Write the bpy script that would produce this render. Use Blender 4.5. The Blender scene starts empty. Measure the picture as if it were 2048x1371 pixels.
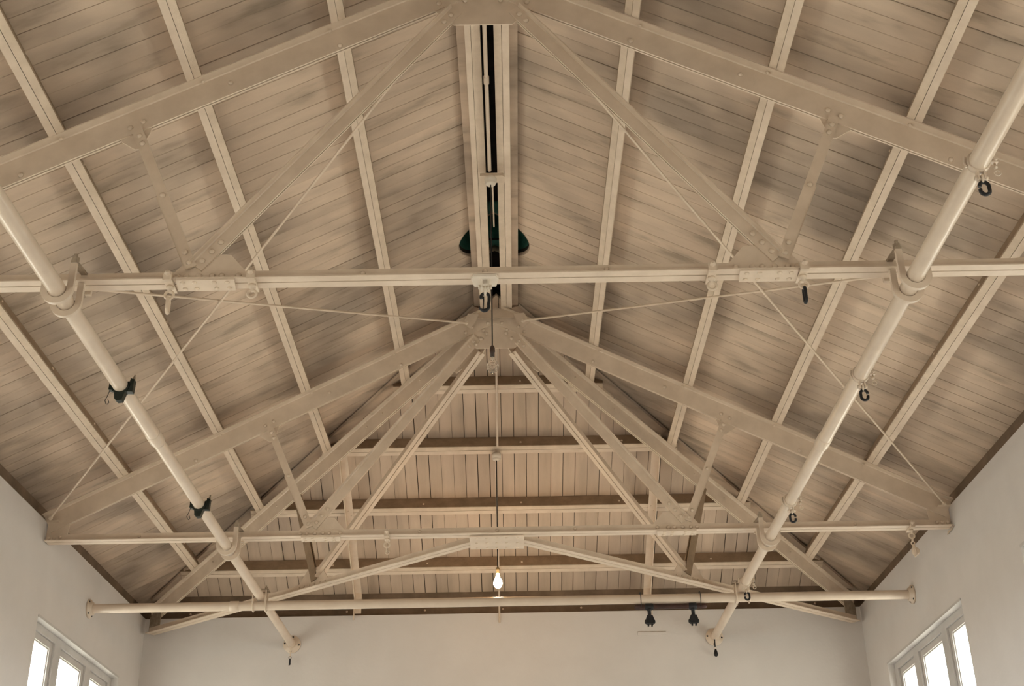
import bpy, math, random
from mathutils import Vector, Matrix
random.seed(7)
S = bpy.context.scene
COL = S.collection
PI = math.pi

# ------------------------------------------------------------------ camera
H = 1.6                                   # eye height; everything below is measured from the eye, then lifted by H
cam_d = bpy.data.cameras.new('camera'); cam = bpy.data.objects.new('camera', cam_d); COL.objects.link(cam)
cam_d.sensor_width = 36.0; cam_d.lens = 36.0 * 2530.49 / 2048.0
th, ps, ro = 0.47122, 0.0032, -0.0184
fw = Vector((math.sin(ps)*math.cos(th), math.cos(ps)*math.cos(th), math.sin(th)))
rt = Vector((math.cos(ps), -math.sin(ps), 0)); up = rt.cross(fw)
r2 = math.cos(ro)*rt + math.sin(ro)*up; u2 = -math.sin(ro)*rt + math.cos(ro)*up
M = Matrix((r2, u2, -fw)).transposed().to_4x4(); M.translation = Vector((0.1009, 0, H))
cam.matrix_world = M
cam_d.clip_start = 0.05; cam_d.clip_end = 200
S.camera = cam

# ------------------------------------------------------------------ world, exposure
world = bpy.data.worlds.new('overcast'); S.world = world; world.use_nodes = True
wn = world.node_tree.nodes; wl = world.node_tree.links; bg = wn['Background']
# overcast sky over plain ground: bright above the horizon, dimmer and warmer below it
tc = wn.new('ShaderNodeTexCoord'); sp_ = wn.new('ShaderNodeSeparateXYZ'); mr_ = wn.new('ShaderNodeMapRange')
mr_.inputs['From Min'].default_value = -0.02; mr_.inputs['From Max'].default_value = 0.03
mxw = wn.new('ShaderNodeMix'); mxw.data_type = 'RGBA'
wl.new(tc.outputs['Generated'], sp_.inputs[0]); wl.new(sp_.outputs['Z'], mr_.inputs['Value']); wl.new(mr_.outputs[0], mxw.inputs['Factor'])
mxw.inputs['A'].default_value = (0.29, 0.27, 0.235, 1); mxw.inputs['B'].default_value = (0.985, 0.985, 1.0, 1)
wl.new(mxw.outputs['Result'], bg.inputs[0]); bg.inputs[1].default_value = 27.0
S.view_settings.view_transform = 'Standard'; S.view_settings.look = 'None'
S.view_settings.exposure = 0.0; S.view_settings.gamma = 1.0; S.view_settings.use_curve_mapping = False
S.cycles.max_bounces = 8; S.cycles.diffuse_bounces = 4; S.cycles.glossy_bounces = 3; S.cycles.transparent_max_bounces = 8; S.cycles.adaptive_threshold = 0.03
S.cycles.use_denoising = True; S.cycles.sample_clamp_indirect = 6.0

# ------------------------------------------------------------------ dimensions (z relative to the eye + H)
W = 3.6; SL = 0.5087; ZR = 5.0926 + H; ZT = 3.2009 + H; ZE = 3.3708 + H
Y1 = 5.508; Y2 = 9.575; YB = 12.606; YF = -3.0
PX = 2.108; ZP = 3.0885 + H; PR = 0.043
NS = math.sqrt(1+SL*SL); CS = 1/NS; SN = SL/NS        # side slope cos / sin
HS = 0.5795; NH = math.sqrt(1+HS*HS)                   # hip slope
PURL = 0.175                                           # purlin soffit above the rafter soffit (vertical)
BOARD = 0.332                                          # board soffit above the rafter soffit (vertical)
HPZ = ZR + 0.254; HBZ = ZR + 0.416                     # hip purlin / board plane height at Y2
def zside(x, off=0.0): return ZR + off - SL*abs(x)
def zhip(y, base=None): return (HBZ if base is None else base) - HS*(y-Y2)
def hipline(x): return Y2 + 0.145 + 0.8778*abs(x)
WINS = [(9.734, 11.94), (6.2, 8.41), (2.67, 4.88), (-0.86, 1.35)]  # last pair is unseen, added beside the camera for frontal light
WZ0, WZ1 = 2.62, 2.655 + H

# portals in the window openings guide the daylight
for sx in (-1, 1):
    for y0, y1 in WINS:
        ld = bpy.data.lights.new('window_daylight', 'AREA'); ld.shape = 'RECTANGLE'
        ld.size = y1-y0; ld.size_y = WZ1-WZ0
        ld.cycles.is_portal = True
        lo = bpy.data.objects.new('window_daylight', ld); COL.objects.link(lo)
        lo.location = (sx*(W+0.34), (y0+y1)/2, (WZ0+WZ1)/2)
        lo.rotation_euler = (0, sx*PI/2, 0) if sx > 0 else (0, -PI/2, 0)
        lo.rotation_euler = (PI/2, 0, sx*PI/2)

# ------------------------------------------------------------------ materials
def new_mat(name):
    m = bpy.data.materials.new(name); m.use_nodes = True
    nt = m.node_tree; return m, nt, nt.nodes['Principled BSDF']
def noise_paint(name, c1, c2, scale=6.0, rough=0.55, bump=0.05, stretch=(1,1,1), detail=3.0, spec=0.3, lo=0.35, hi=0.7):
    m, nt, b = new_mat(name); N = nt.nodes; L = nt.links
    g = N.new('ShaderNodeNewGeometry'); mp = N.new('ShaderNodeMapping'); mp.inputs['Scale'].default_value = stretch
    L.new(g.outputs['Position'], mp.inputs['Vector'])
    n = N.new('ShaderNodeTexNoise'); n.inputs['Scale'].default_value = scale; n.inputs['Detail'].default_value = detail; n.inputs['Roughness'].default_value = 0.6
    L.new(mp.outputs[0], n.inputs['Vector'])
    cr = N.new('ShaderNodeValToRGB'); cr.color_ramp.elements[0].position = lo; cr.color_ramp.elements[1].position = hi
    cr.color_ramp.elements[0].color = (*c2, 1); cr.color_ramp.elements[1].color = (*c1, 1)
    L.new(n.outputs['Fac'], cr.inputs[0]); L.new(cr.outputs[0], b.inputs['Base Color'])
    b.inputs['Roughness'].default_value = rough; b.inputs['Specular IOR Level'].default_value = spec
    if bump:
        n2 = N.new('ShaderNodeTexNoise'); n2.inputs['Scale'].default_value = scale*14; n2.inputs['Detail'].default_value = 3
        L.new(g.outputs['Position'], n2.inputs['Vector'])
        bp = N.new('ShaderNodeBump'); bp.inputs['Strength'].default_value = bump; bp.inputs['Distance'].default_value = 0.01
        L.new(n2.outputs['Fac'], bp.inputs['Height']); L.new(bp.outputs[0], b.inputs['Normal'])
    return m
def plank_mat(name, stretch, lo=0.28, soot_shade=0.53):
    m, nt, b = new_mat(name); N = nt.nodes; L = nt.links
    g = N.new('ShaderNodeNewGeometry'); oi = N.new('ShaderNodeObjectInfo')
    # board-to-board shift of the dirt so that each plank is stained on its own
    mul = N.new('ShaderNodeMath'); mul.operation = 'MULTIPLY'; mul.inputs[1].default_value = 0.55; L.new(oi.outputs['Random'], mul.inputs[0])
    cx = N.new('ShaderNodeCombineXYZ'); L.new(mul.outputs[0], cx.inputs[2])
    ad = N.new('ShaderNodeVectorMath'); ad.operation = 'ADD'; L.new(g.outputs['Position'], ad.inputs[0]); L.new(cx.outputs[0], ad.inputs[1])
    mp = N.new('ShaderNodeMapping'); mp.inputs['Scale'].default_value = stretch; L.new(ad.outputs[0], mp.inputs['Vector'])
    n = N.new('ShaderNodeTexNoise'); n.inputs['Scale'].default_value = 1.0; n.inputs['Detail'].default_value = 5; n.inputs['Roughness'].default_value = 0.55
    L.new(mp.outputs[0], n.inputs['Vector'])
    cr = N.new('ShaderNodeValToRGB'); e = cr.color_ramp.elements
    e[0].position = lo; e[0].color = (0.375, 0.292, 0.215, 1); e[1].position = 0.68; e[1].color = (0.668, 0.520, 0.392, 1)
    k = e.new(0.44); k.color = (0.574, 0.444, 0.334, 1)
    L.new(n.outputs['Fac'], cr.inputs[0])
    # large soft soot clouds
    n3 = N.new('ShaderNodeTexNoise'); n3.inputs['Scale'].default_value = 1.15; n3.inputs['Detail'].default_value = 3; L.new(g.outputs['Position'], n3.inputs['Vector'])
    c3 = N.new('ShaderNodeValToRGB'); c3.color_ramp.elements[0].position = 0.33; c3.color_ramp.elements[0].color = (soot_shade, soot_shade, soot_shade*1.03, 1)
    c3.color_ramp.elements[1].position = 0.57; c3.color_ramp.elements[1].color = (1, 1, 1, 1); L.new(n3.outputs['Fac'], c3.inputs[0])
    mx = N.new('ShaderNodeMix'); mx.data_type = 'RGBA'; mx.blend_type = 'MULTIPLY'; mx.inputs['Factor'].default_value = 1.0
    L.new(cr.outputs[0], mx.inputs['A']); L.new(c3.outputs[0], mx.inputs['B'])
    hv = N.new('ShaderNodeHueSaturation'); mr = N.new('ShaderNodeMapRange'); mr.inputs['To Min'].default_value = 0.93; mr.inputs['To Max'].default_value = 1.06
    L.new(oi.outputs['Random'], mr.inputs['Value']); L.new(mr.outputs[0], hv.inputs['Value']); L.new(mx.outputs['Result'], hv.inputs['Color'])
    L.new(hv.outputs[0], b.inputs['Base Color'])
    b.inputs['Roughness'].default_value = 0.6; b.inputs['Specular IOR Level'].default_value = 0.25
    n2 = N.new('ShaderNodeTexNoise'); n2.inputs['Scale'].default_value = 60; n2.inputs['Detail'].default_value = 3; L.new(g.outputs['Position'], n2.inputs['Vector'])
    bp = N.new('ShaderNodeBump'); bp.inputs['Strength'].default_value = 0.06; bp.inputs['Distance'].default_value = 0.01
    L.new(n2.outputs['Fac'], bp.inputs['Height']); L.new(bp.outputs[0], b.inputs['Normal'])
    return m
def plain(name, c, rough=0.5, metal=0.0, spec=0.4):
    m, nt, b = new_mat(name); b.inputs['Base Color'].default_value = (*c, 1); b.inputs['Roughness'].default_value = rough
    b.inputs['Metallic'].default_value = metal; b.inputs['Specular IOR Level'].default_value = spec; return m
MT = {}
MT['plank_side'] = plank_mat('painted_planks_slope', (1.9, 6.5, 1.9))
MT['plank_hip'] = plank_mat('painted_planks_hip', (7.0, 0.9, 0.9), 0.12, 0.80)
MT['steel'] = noise_paint('cream_painted_steel', (0.755, 0.618, 0.485), (0.665, 0.535, 0.412), 7, 0.42, 0, spec=0.45)
MT['tube'] = noise_paint('cream_glossy_tube', (0.70, 0.578, 0.46), (0.635, 0.515, 0.405), 5, 0.28, 0, spec=0.5)
MT['timber'] = noise_paint('cream_painted_timber', (0.735, 0.598, 0.462), (0.63, 0.507, 0.385), 9, 0.5, 0.12)
MT['plate_wood'] = noise_paint('brown_eaves_timber', (0.22, 0.155, 0.105), (0.15, 0.105, 0.07), 6, 0.6, 0.1)
MT['plaster'] = noise_paint('lime_plaster', (0.690, 0.648, 0.618), (0.645, 0.603, 0.572), 2.2, 0.75, 0.10, spec=0.15, lo=0.3, hi=0.75)
MT['white'] = noise_paint('white_joinery', (0.56, 0.53, 0.505), (0.52, 0.49, 0.465), 8, 0.45, 0.02)
MT['black'] = noise_paint('black_iron', (0.022, 0.021, 0.024), (0.012, 0.012, 0.013), 20, 0.45, 0.05)
MT['greenblack'] = noise_paint('dark_green_clamp', (0.016, 0.024, 0.018), (0.009, 0.013, 0.011), 20, 0.4, 0.03)
MT['green'] = noise_paint('green_ventilator_paint', (0.07, 0.24, 0.185), (0.035, 0.13, 0.10), 9, 0.5, 0.05)
MT['soot_shade'] = noise_paint('ridge_slot_shade', (0.030, 0.026, 0.024), (0.018, 0.016, 0.015), 9, 0.8, 0.1, spec=0.1)  # ridge slot lining: the darkness of the cavity is put into the colour
MT['brownsteel_shade'] = noise_paint('brown_steel_and_shade', (0.36, 0.255, 0.17), (0.26, 0.185, 0.12), 9, 0.6, 0.05)  # brown of the hip struts, also painted shade on the purlins' up-slope faces
MT['deck'] = noise_paint('dark_roof_deck', (0.05, 0.038, 0.028), (0.03, 0.024, 0.018), 8, 0.8, 0.0)
MT['brownwood'] = noise_paint('dark_brown_bar', (0.075, 0.035, 0.026), (0.04, 0.02, 0.016), 9, 0.5, 0.08)
MT['cord'] = plain('black_flex', (0.012, 0.011, 0.012), 0.5)
MT['rose'] = noise_paint('ivory_fitting', (0.80, 0.71, 0.60), (0.72, 0.63, 0.52), 20, 0.35, 0.0)
MT['brownfit'] = plain('brown_bakelite', (0.06, 0.035, 0.025), 0.3)
MT['brass'] = plain('brass_cap', (0.45, 0.33, 0.18), 0.35, 0.8)
MT['floor'] = noise_paint('pale_floor_boards', (0.68, 0.625, 0.565), (0.61, 0.56, 0.505), 2.5, 0.5, 0)
MT['dirt'] = noise_paint('soiled_cream_iron', (0.40, 0.32, 0.235), (0.26, 0.20, 0.145), 25, 0.5, 0.05)
m, nt, b = new_mat('window_glass'); nt.nodes.remove(b)
tr = nt.nodes.new('ShaderNodeBsdfTransparent'); gl = nt.nodes.new('ShaderNodeBsdfGlossy'); gl.inputs['Roughness'].default_value = 0.02
tr.inputs[0].default_value = (0.96, 0.99, 0.97, 1)
mx = nt.nodes.new('ShaderNodeMixShader'); mx.inputs[0].default_value = 0.06
nt.links.new(tr.outputs[0], mx.inputs[1]); nt.links.new(gl.outputs[0], mx.inputs[2]); nt.links.new(mx.outputs[0], nt.nodes['Material Output'].inputs[0])
MT['glass'] = m
m, nt, b = new_mat('bulb_glass'); b.inputs['Base Color'].default_value = (1, 1, 1, 1); b.inputs['Roughness'].default_value = 0.0
b.inputs['Transmission Weight'].default_value = 1.0; b.inputs['IOR'].default_value = 1.3
MT['bulb'] = m
m, nt, b = new_mat('glowing_bulb'); nt.nodes.remove(b); em = nt.nodes.new('ShaderNodeEmission')
em.inputs[0].default_value = (1.0, 0.62, 0.30, 1); em.inputs[1].default_value = 160.0
nt.links.new(em.outputs[0], nt.nodes['Material Output'].inputs[0]); MT['glow'] = m

# ------------------------------------------------------------------ mesh helpers
class MB:
    def __init__(s): s.v = []; s.f = []; s.sm = []
    def add(s, vs, fs, smooth=False):
        o = len(s.v); s.v += [tuple(p) for p in vs]
        for f in fs: s.f.append([i+o for i in f]); s.sm.append(smooth)
        return s
    def box(s, x0, x1, y0, y1, z0, z1):
        return s.add([(x0,y0,z0),(x1,y0,z0),(x1,y1,z0),(x0,y1,z0),(x0,y0,z1),(x1,y0,z1),(x1,y1,z1),(x0,y1,z1)],
              [(3,2,1,0),(4,5,6,7),(0,1,5,4),(1,2,6,5),(2,3,7,6),(3,0,4,7)])
    def sweep(s, sec, A, B, side, upv):
        """extrude a closed section [(u,v)] (anticlockwise) from A to B"""
        A = Vector(A); B = Vector(B); side = Vector(side); upv = Vector(upv); n = len(sec)
        vs = [A+side*u+upv*v for u, v in sec] + [B+side*u+upv*v for u, v in sec]
        fs = [(i, (i+1) % n, n+(i+1) % n, n+i) for i in range(n)] + [tuple(range(n-1, -1, -1)), tuple(range(n, 2*n))]
        return s.add(vs, fs)
    def bar(s, A, B, w, h, upv=(0,0,1)):
        A = Vector(A); B = Vector(B); d = (B-A).normalized(); upv = Vector(upv); upv = (upv-d*upv.dot(d)).normalized(); side = d.cross(upv)
        return s.sweep([(-w/2,-h/2),(w/2,-h/2),(w/2,h/2),(-w/2,h/2)], A, B, side, upv)
    def angles(s, A, B, upv, w, h, t=0.009, gap=0.008, flange='bottom'):
        """a pair of angle irons back to back; A-B runs along the free web edge (flange top) or the flange soffit (flange bottom)"""
        A = Vector(A); B = Vector(B); d = (B-A).normalized(); upv = Vector(upv); upv = (upv-d*upv.dot(d)).normalized(); side = d.cross(upv)
        g = gap/2
        if flange == 'bottom': sec = [(g,0),(g+w,0),(g+w,t*0.8),(g+t*1.6,t),(g+t,t*1.6),(g+t,h),(g,h)]
        else: sec = [(g,0),(g+t,0),(g+t,h-t*1.6),(g+t*1.6,h-t),(g+w,h-t*0.8),(g+w,h),(g,h)]
        s.sweep(sec, A, B, side, upv); s.sweep([(-u, v) for u, v in reversed(sec)], A, B, side, upv)
        return s
    def tube(s, pts, r, n=10, closed=False, caps=True, taper=None):
        pts = [Vector(p) for p in pts]; m = len(pts); rings = []; ref = None
        for i, p in enumerate(pts):
            a = pts[(i-1) % m] if (closed or i > 0) else p; c = pts[(i+1) % m] if (closed or i < m-1) else p
            d = (c-a).normalized()
            if ref is None:
                ref = Vector((0,0,1)) if abs(d.z) < 0.9 else Vector((1,0,0))
            u = (ref-d*ref.dot(d)).normalized(); ref = u; v = d.cross(u); rr = r if taper is None else taper[i]
            rings.append([p+(u*math.cos(2*PI*k/n)+v*math.sin(2*PI*k/n))*rr for k in range(n)])
        vs = [q for g in rings for q in g]; fs = []
        for i in range(m if closed else m-1):
            j = (i+1) % m
            for k in range(n): fs.append((i*n+k, i*n+(k+1) % n, j*n+(k+1) % n, j*n+k))
        s.add(vs, fs, True)
        if caps and not closed:
            s.add(rings[0], [tuple(range(n-1, -1, -1))]); s.add(rings[-1], [tuple(range(n))])
        return s
    def lathe(s, C, axis, prof, n=24, smooth=True):
        """prof: [(radius, distance along axis)]"""
        C = Vector(C); a = Vector(axis).normalized(); ref = Vector((0,0,1)) if abs(a.z) < 0.9 else Vector((1,0,0))
        u = (ref-a*ref.dot(a)).normalized(); v = a.cross(u); vs = []; fs = []
        for r, h in prof:
            for k in range(n): vs.append(C+a*h+(u*math.cos(2*PI*k/n)+v*math.sin(2*PI*k/n))*max(r, 1e-5))
        for i in range(len(prof)-1):
            for k in range(n): fs.append((i*n+k, i*n+(k+1) % n, (i+1)*n+(k+1) % n, (i+1)*n+k))
        fs.append(tuple(range(n-1, -1, -1))); fs.append(tuple(range((len(prof)-1)*n, len(prof)*n)))
        return s.add(vs, fs, smooth)
    def plate(s, poly, nrm, t):
        """flat plate: polygon of 3D points, centred thickness t along nrm"""
        nrm = Vector(nrm).normalized(); n = len(poly); P = [Vector(p) for p in poly]
        a = sum(((P[i]-P[0]).cross(P[(i+1) % n]-P[0]) for i in range(n)), Vector()).dot(nrm)
        if a < 0: P.reverse()
        vs = [p-nrm*t/2 for p in P]+[p+nrm*t/2 for p in P]
        return s.add(vs, [tuple(range(n-1, -1, -1)), tuple(range(n, 2*n))]+[(i, (i+1) % n, n+(i+1) % n, n+i) for i in range(n)])
    def mesh(s, name, mat):
        me = bpy.data.meshes.new(name); me.from_pydata(s.v, [], s.f); me.materials.append(MT[mat])
        me.polygons.foreach_set('use_smooth', s.sm); me.update(); return me
    def build(s, name, mat, parent=None):
        o = bpy.data.objects.new(name, s.mesh(name, mat)); COL.objects.link(o)
        if parent: attach(o, parent)
        return o
WORLD = {}
def attach(o, parent):
    o.parent = parent; o.matrix_parent_inverse = Matrix.Translation(-Vector(WORLD.get(parent.name, (0,0,0))))
def thing(name, label, cat, loc=(0,0,0), group=None):
    o = bpy.data.objects.new(name, None); COL.objects.link(o); o.empty_display_size = 0.1
    o.location = loc; WORLD[o.name] = tuple(loc); o['label'] = label; o['category'] = cat
    if group: o['group'] = group
    return o
def tag(o, label, cat, group=None):
    o['label'] = label; o['category'] = cat
    if group: o['group'] = group
    return o
def struct(o): o['kind'] = 'structure'; return o
# shared rivet / bolt heads
_rv = {}
def rivet_mesh(r, mat):
    k = (r, mat)
    if k not in _rv: _rv[k] = MB().lathe((0,0,0), (0,0,1), [(r,0),(r*0.94,r*0.3),(r*0.68,r*0.58),(r*0.3,r*0.72)], 8).mesh('rivet', mat)
    return _rv[k]
def rivet(parent, pos, nrm, r=0.0160, mat='steel', name='rivet'):
    o = bpy.data.objects.new(name, rivet_mesh(r, mat)); COL.objects.link(o)
    o.rotation_mode = 'QUATERNION'; o.rotation_quaternion = Vector((0,0,1)).rotation_difference(Vector(nrm)); o.location = pos
    attach(o, parent); return o
def arc(C, r, a0, a1, ex, ez, n=12):
    C = Vector(C); ex = Vector(ex); ez = Vector(ez)
    return [C+ex*r*math.cos(a0+(a1-a0)*i/n)+ez*r*math.sin(a0+(a1-a0)*i/n) for i in range(n+1)]

# ------------------------------------------------------------------ structure: floor and walls
struct(MB().box(-4.1, 4.1, YF-0.4, YB+0.5, -0.12, 0).build('floor', 'floor'))
def side_wall(name, sx):
    mb = MB(); xa, xb = sorted((sx*W, sx*(W+0.36)))
    mb.box(xa, xb, YF, YB+0.45, 0, WZ0); mb.box(xa, xb, YF, YB+0.45, WZ1, ZE)
    ys = sorted(WINS); edges = [YF]+[e for w in ys for e in w]+[YB+0.45]
    for i in range(0, len(edges), 2): mb.box(xa, xb, edges[i], edges[i+1], WZ0, WZ1)
    return struct(mb.build(name, 'plaster'))
side_wall('wall_left', -1); side_wall('wall_right', 1)
struct(MB().box(-W, W, YB, YB+0.45, 0, ZE).build('wall_back', 'plaster'))
gz = lambda x: zside(x, BOARD+0.02)
struct(MB().plate([(-W,YF-0.15,0),(W,YF-0.15,0),(W,YF-0.15,ZE),(W+0.35,YF-0.15,ZE),(W+0.35,YF-0.15,gz(W+0.35)),(0,YF-0.15,gz(0)),(-W-0.35,YF-0.15,gz(W+0.35)),(-W-0.35,YF-0.15,ZE),(-W,YF-0.15,ZE)], (0,1,0), 0.3).build('wall_front', 'plaster'))

# ------------------------------------------------------------------ ceiling boards
VC, VR = 8.675, 0.281                       # ventilator hole on the ridge
XR, XE = 0.046, 3.92; YE = 13.0
def xstart(y):
    x = XR
    if abs(y-VC) < VR: x = max(x, math.sqrt(VR*VR-(y-VC)**2))
    h = (y-Y2-0.145)/0.8778
    return max(x, h)
def slope_poly(mb, sx, ya, yb, off, t, xs=None, cham=0.0):
    """one strip of the slope between ya and yb, from the ridge (or hip, or vent hole) to the eaves"""
    f = xs or xstart
    ys = [ya, yb]
    if abs(ya-VC) < VR+0.12 or abs(yb-VC) < VR+0.12: ys += [ya+(yb-ya)*k/4 for k in (1,2,3)]
    ys += [c for c in (VC-VR, VC+VR, Y2+0.145+0.8778*XR) if ya < c < yb]
    ys = sorted(set(ys))
    def ring(y0, y1, dz):
        yy = [y0+(y-ya)/(yb-ya)*(y1-y0) for y in ys]
        poly = [(min(f(y), XE), y) for y in yy]+[(XE, y1), (XE, y0)]
        r = [(sx*x, y, zside(x, off)+dz) for x, y in poly]
        return r[::-1] if sx < 0 else r
    c = cham
    rings = [ring(ya+c, yb-c, 0)]+([ring(ya, yb, c)] if c else [])+[ring(ya, yb, t)]
    n = len(rings[0]); m_ = len(rings)
    fs = [tuple(range(n)), tuple(range(m_*n-1, (m_-1)*n-1, -1))]
    for k in range(m_-1): fs += [(k*n+(i+1) % n, k*n+i, (k+1)*n+i, (k+1)*n+(i+1) % n) for i in range(n)]
    mb.add([v for r in rings for v in r], fs)
PW = 0.117
for sx, nm in ((-1, 'ceiling'), (1, 'ceiling')):
    mb = MB(); y = YF-0.3
    ys = [YF-0.3, VC-VR]+[VC-VR+2*VR*k/16 for k in range(1, 17)]+[Y2+0.145+0.8778*XR]+[YE+0.02]
    for a, c in zip(ys[:-1], ys[1:]): slope_poly(mb, sx, a, c, BOARD+0.024, 0.03)
    deck = struct(mb.build(nm, 'deck'))
    deck['label'] = 'left roof slope of planks running up to the ridge' if sx < 0 else 'right roof slope of planks running up to the ridge'
    i = 0; y = YF-0.3
    shared = {}
    while y < YE:
        g = random.choice((0.0018, 0.002, 0.0025, 0.0025, 0.0035, 0.006))
        ya, yb = y, min(y+PW-g, YE)
        dz = random.choice((0.0, 0.0, 0.0015, 0.003))
        full = yb < Y2+0.1 and not (ya < VC+VR+0.01 and yb > VC-VR-0.01)
        if full:
            key = (g, dz)
            if key not in shared:
                q = MB(); slope_poly(q, sx, 0, PW-g, BOARD+dz, 0.02, xs=lambda y: XR, cham=0.0022); shared[key] = q.mesh('plank', 'plank_side')
            o = bpy.data.objects.new('plank', shared[key]); COL.objects.link(o); o.location = (0, ya, 0)
        else:
            q = MB(); slope_poly(q, sx, ya, yb, BOARD+dz, 0.02, cham=0.0022); o = q.build('plank', 'plank_side')
        attach(o, deck)
        y += PW
# hip end
mb = MB()
def hip_poly(mb, xa, xb, off, t):
    """strip of the hip slope between xa and xb, from the hip lines down to the eaves"""
    xs = sorted(set([xa, xb]+([0.0] if xa < 0 < xb else [])))
    poly = [(x, hipline(x)) for x in xs]+[(xb, YE), (xa, YE)]
    n = len(poly); lo = [(x, y, zhip(y)+off) for x, y in poly]; hi = [(x, y, z+t) for x, y, z in lo]
    mb.add(lo+hi, [tuple(range(n)), tuple(range(2*n-1, n-1, -1))]+[((i+1) % n, i, n+i, n+(i+1) % n) for i in range(n)])
hip_poly(mb, -3.74, 3.74, 0.024, 0.03)
deck = struct(mb.build('ceiling', 'deck')); deck['label'] = 'hipped end slope of upright planks above the back wall'
x = -3.74+0.02
while x < 3.70:
    g = random.choice((0.003, 0.0045, 0.0055, 0.006, 0.007, 0.008))
    q = MB(); hip_poly(q, x, x+PW-g, random.choice((0, 0, 0.0015, 0.003)), 0.02)
    attach(q.build('plank', 'plank_hip'), deck); x += PW
# ridge lining above the ridge purlin slot, near-black to paint in its shade
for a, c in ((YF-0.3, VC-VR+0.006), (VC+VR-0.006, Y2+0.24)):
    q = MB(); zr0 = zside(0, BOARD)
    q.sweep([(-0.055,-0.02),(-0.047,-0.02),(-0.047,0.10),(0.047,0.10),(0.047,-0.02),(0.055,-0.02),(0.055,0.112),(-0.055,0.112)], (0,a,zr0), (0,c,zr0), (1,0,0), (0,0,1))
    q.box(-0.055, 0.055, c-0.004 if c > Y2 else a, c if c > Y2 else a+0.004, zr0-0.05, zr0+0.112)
    o = struct(q.build('trim_1', 'soot_shade'))
# ventilator throat rising through the ridge
vt = thing('ridge_ventilator', 'round dark green ventilator opening in the ridge behind the ridge purlins', 'ventilator', (0, VC, zside(0.25, BOARD)))
q = MB(); n = 40; ring = []
for rr in (VR+0.004, VR+0.016):
    for top in (0, 1):
        for k in range(n):
            a = 2*PI*k/n; x = rr*math.cos(a); z = zside(x, BOARD+0.006) if not top else zside(0, BOARD)+0.55
            ring.append((x, VC+rr*math.sin(a), z))
fs = []
for k in range(n):
    j = (k+1) % n
    fs += [(j, k, n+k, n+j), (2*n+k, 2*n+j, 3*n+j, 3*n+k), (k, j, 2*n+j, 2*n+k), (n+j, n+k, 3*n+k, 3*n+j)]
q.add(ring, fs, True); q.build('throat', 'green', vt)
q = MB(); ring = []
for rr in (VR+0.0015, VR+0.0038):
    for top in (0, 1):
        for k in range(n):
            a = 2*PI*k/n; x = rr*math.cos(a); ring.append((x, VC+rr*math.sin(a), zside(x, BOARD-0.004+0.055*top)))
q.add(ring, fs, True); q.build('collar', 'dirt', vt)
MB().lathe((0,VC,zside(0,BOARD)+0.55), (0,0,1), [(VR+0.016,0),(VR*0.7,0.10),(0.02,0.16)], 32).build('cowl', 'green', vt)

# ------------------------------------------------------------------ wall plates along the eaves
for sx, lab in ((-1, 'brown eaves timber along the top of the left wall'), (1, 'brown eaves timber along the top of the right wall')):
    xa, xb = sorted((sx*3.70, sx*3.80))
    mb = MB(); zt0 = zside(3.70, BOARD); zt1 = zside(3.80, BOARD)
    mb.sweep([(3.70*sx, ZE), (3.80*sx, ZE), (3.80*sx, zt1), (3.70*sx, zt0)][::sx], (0,YF,0), (0,12.94,0), (1,0,0), (0,0,1))
    tag(mb.build('wall_plate', 'plate_wood'), lab, 'beam')
wp = thing('wall_plate', 'brown bolted eaves timber along the top of the back wall', 'beam', (0, 12.8, ZE))
mb = MB(); za, zb = zhip(12.79), zhip(12.90)
mb.sweep([(12.79, ZE), (12.90, ZE), (12.90, zb), (12.79, za)], (-3.70,0,0), (3.70,0,0), (0,1,0), (0,0,1)); mb.build('plate', 'plate_wood', wp)
for k in range(9): rivet(wp, (-3.2+0.8*k, 12.79, ZE+0.09), (0,-1,0.3), 0.012, 'steel', 'bolt')

# ------------------------------------------------------------------ purlins
PWD, PDP = 0.092, 0.140
def purlin_side(sx, xc, label, yend):
    t = thing('purlin', label, 'purlin', (sx*xc, 0, zside(xc, PURL)), 'purlins of the side slopes')
    A = Vector((sx*xc, YF, zside(xc, PURL))); B = Vector((sx*xc, yend, zside(xc, PURL)))
    upv = Vector((sx*SN, 0, CS)); dn = Vector((sx*CS, 0, -SN))          # dn points down the slope
    h = PDP-0.003
    sec = lambda a, c, d=0.0: [(a,d),(c,d),(c,h),(a,h)]
    def sw(a, c, d=0.0):
        q = MB(); s_ = sec(a, c, d)
        q.sweep(s_ if sx < 0 else s_, A, B, dn, upv); return q
    q = MB(); q.sweep([(-PWD/2+0.006,0.0),(0.0025,0.0),(0.0025,h),(-PWD/2+0.006,h)], A, B, dn, upv); q.build('timber', 'timber', t)
    q = MB(); q.sweep([(-PWD/2,0.003),(-PWD/2+0.006,0.003),(-PWD/2+0.006,h),(-PWD/2,h)], A, B, dn, upv); q.build('shade_strip', 'brownsteel_shade', t)  # thin added strip, shade of the up-slope face painted in brown
    q = MB(); q.sweep([(0.005,-0.002),(PWD/2,-0.002),(PWD/2,0.006),(0.013,0.006),(0.013,h-0.02),(0.005,h-0.02)], A, B, dn, upv); q.build('steel_angle', 'steel', t)
    for yb in range(0, 8):
        y = 4.9+yb*0.95+0.17*(xc % 0.5)
        if y < yend-0.2: rivet(t, A+Vector((0, y-YF, 0))+upv*0.07-dn*(PWD/2), -dn, 0.010, 'steel', 'bolt')
    return t
PN = {0.82: 'first', 1.59: 'second', 2.29: 'third', 3.02: 'fourth'}
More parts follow.
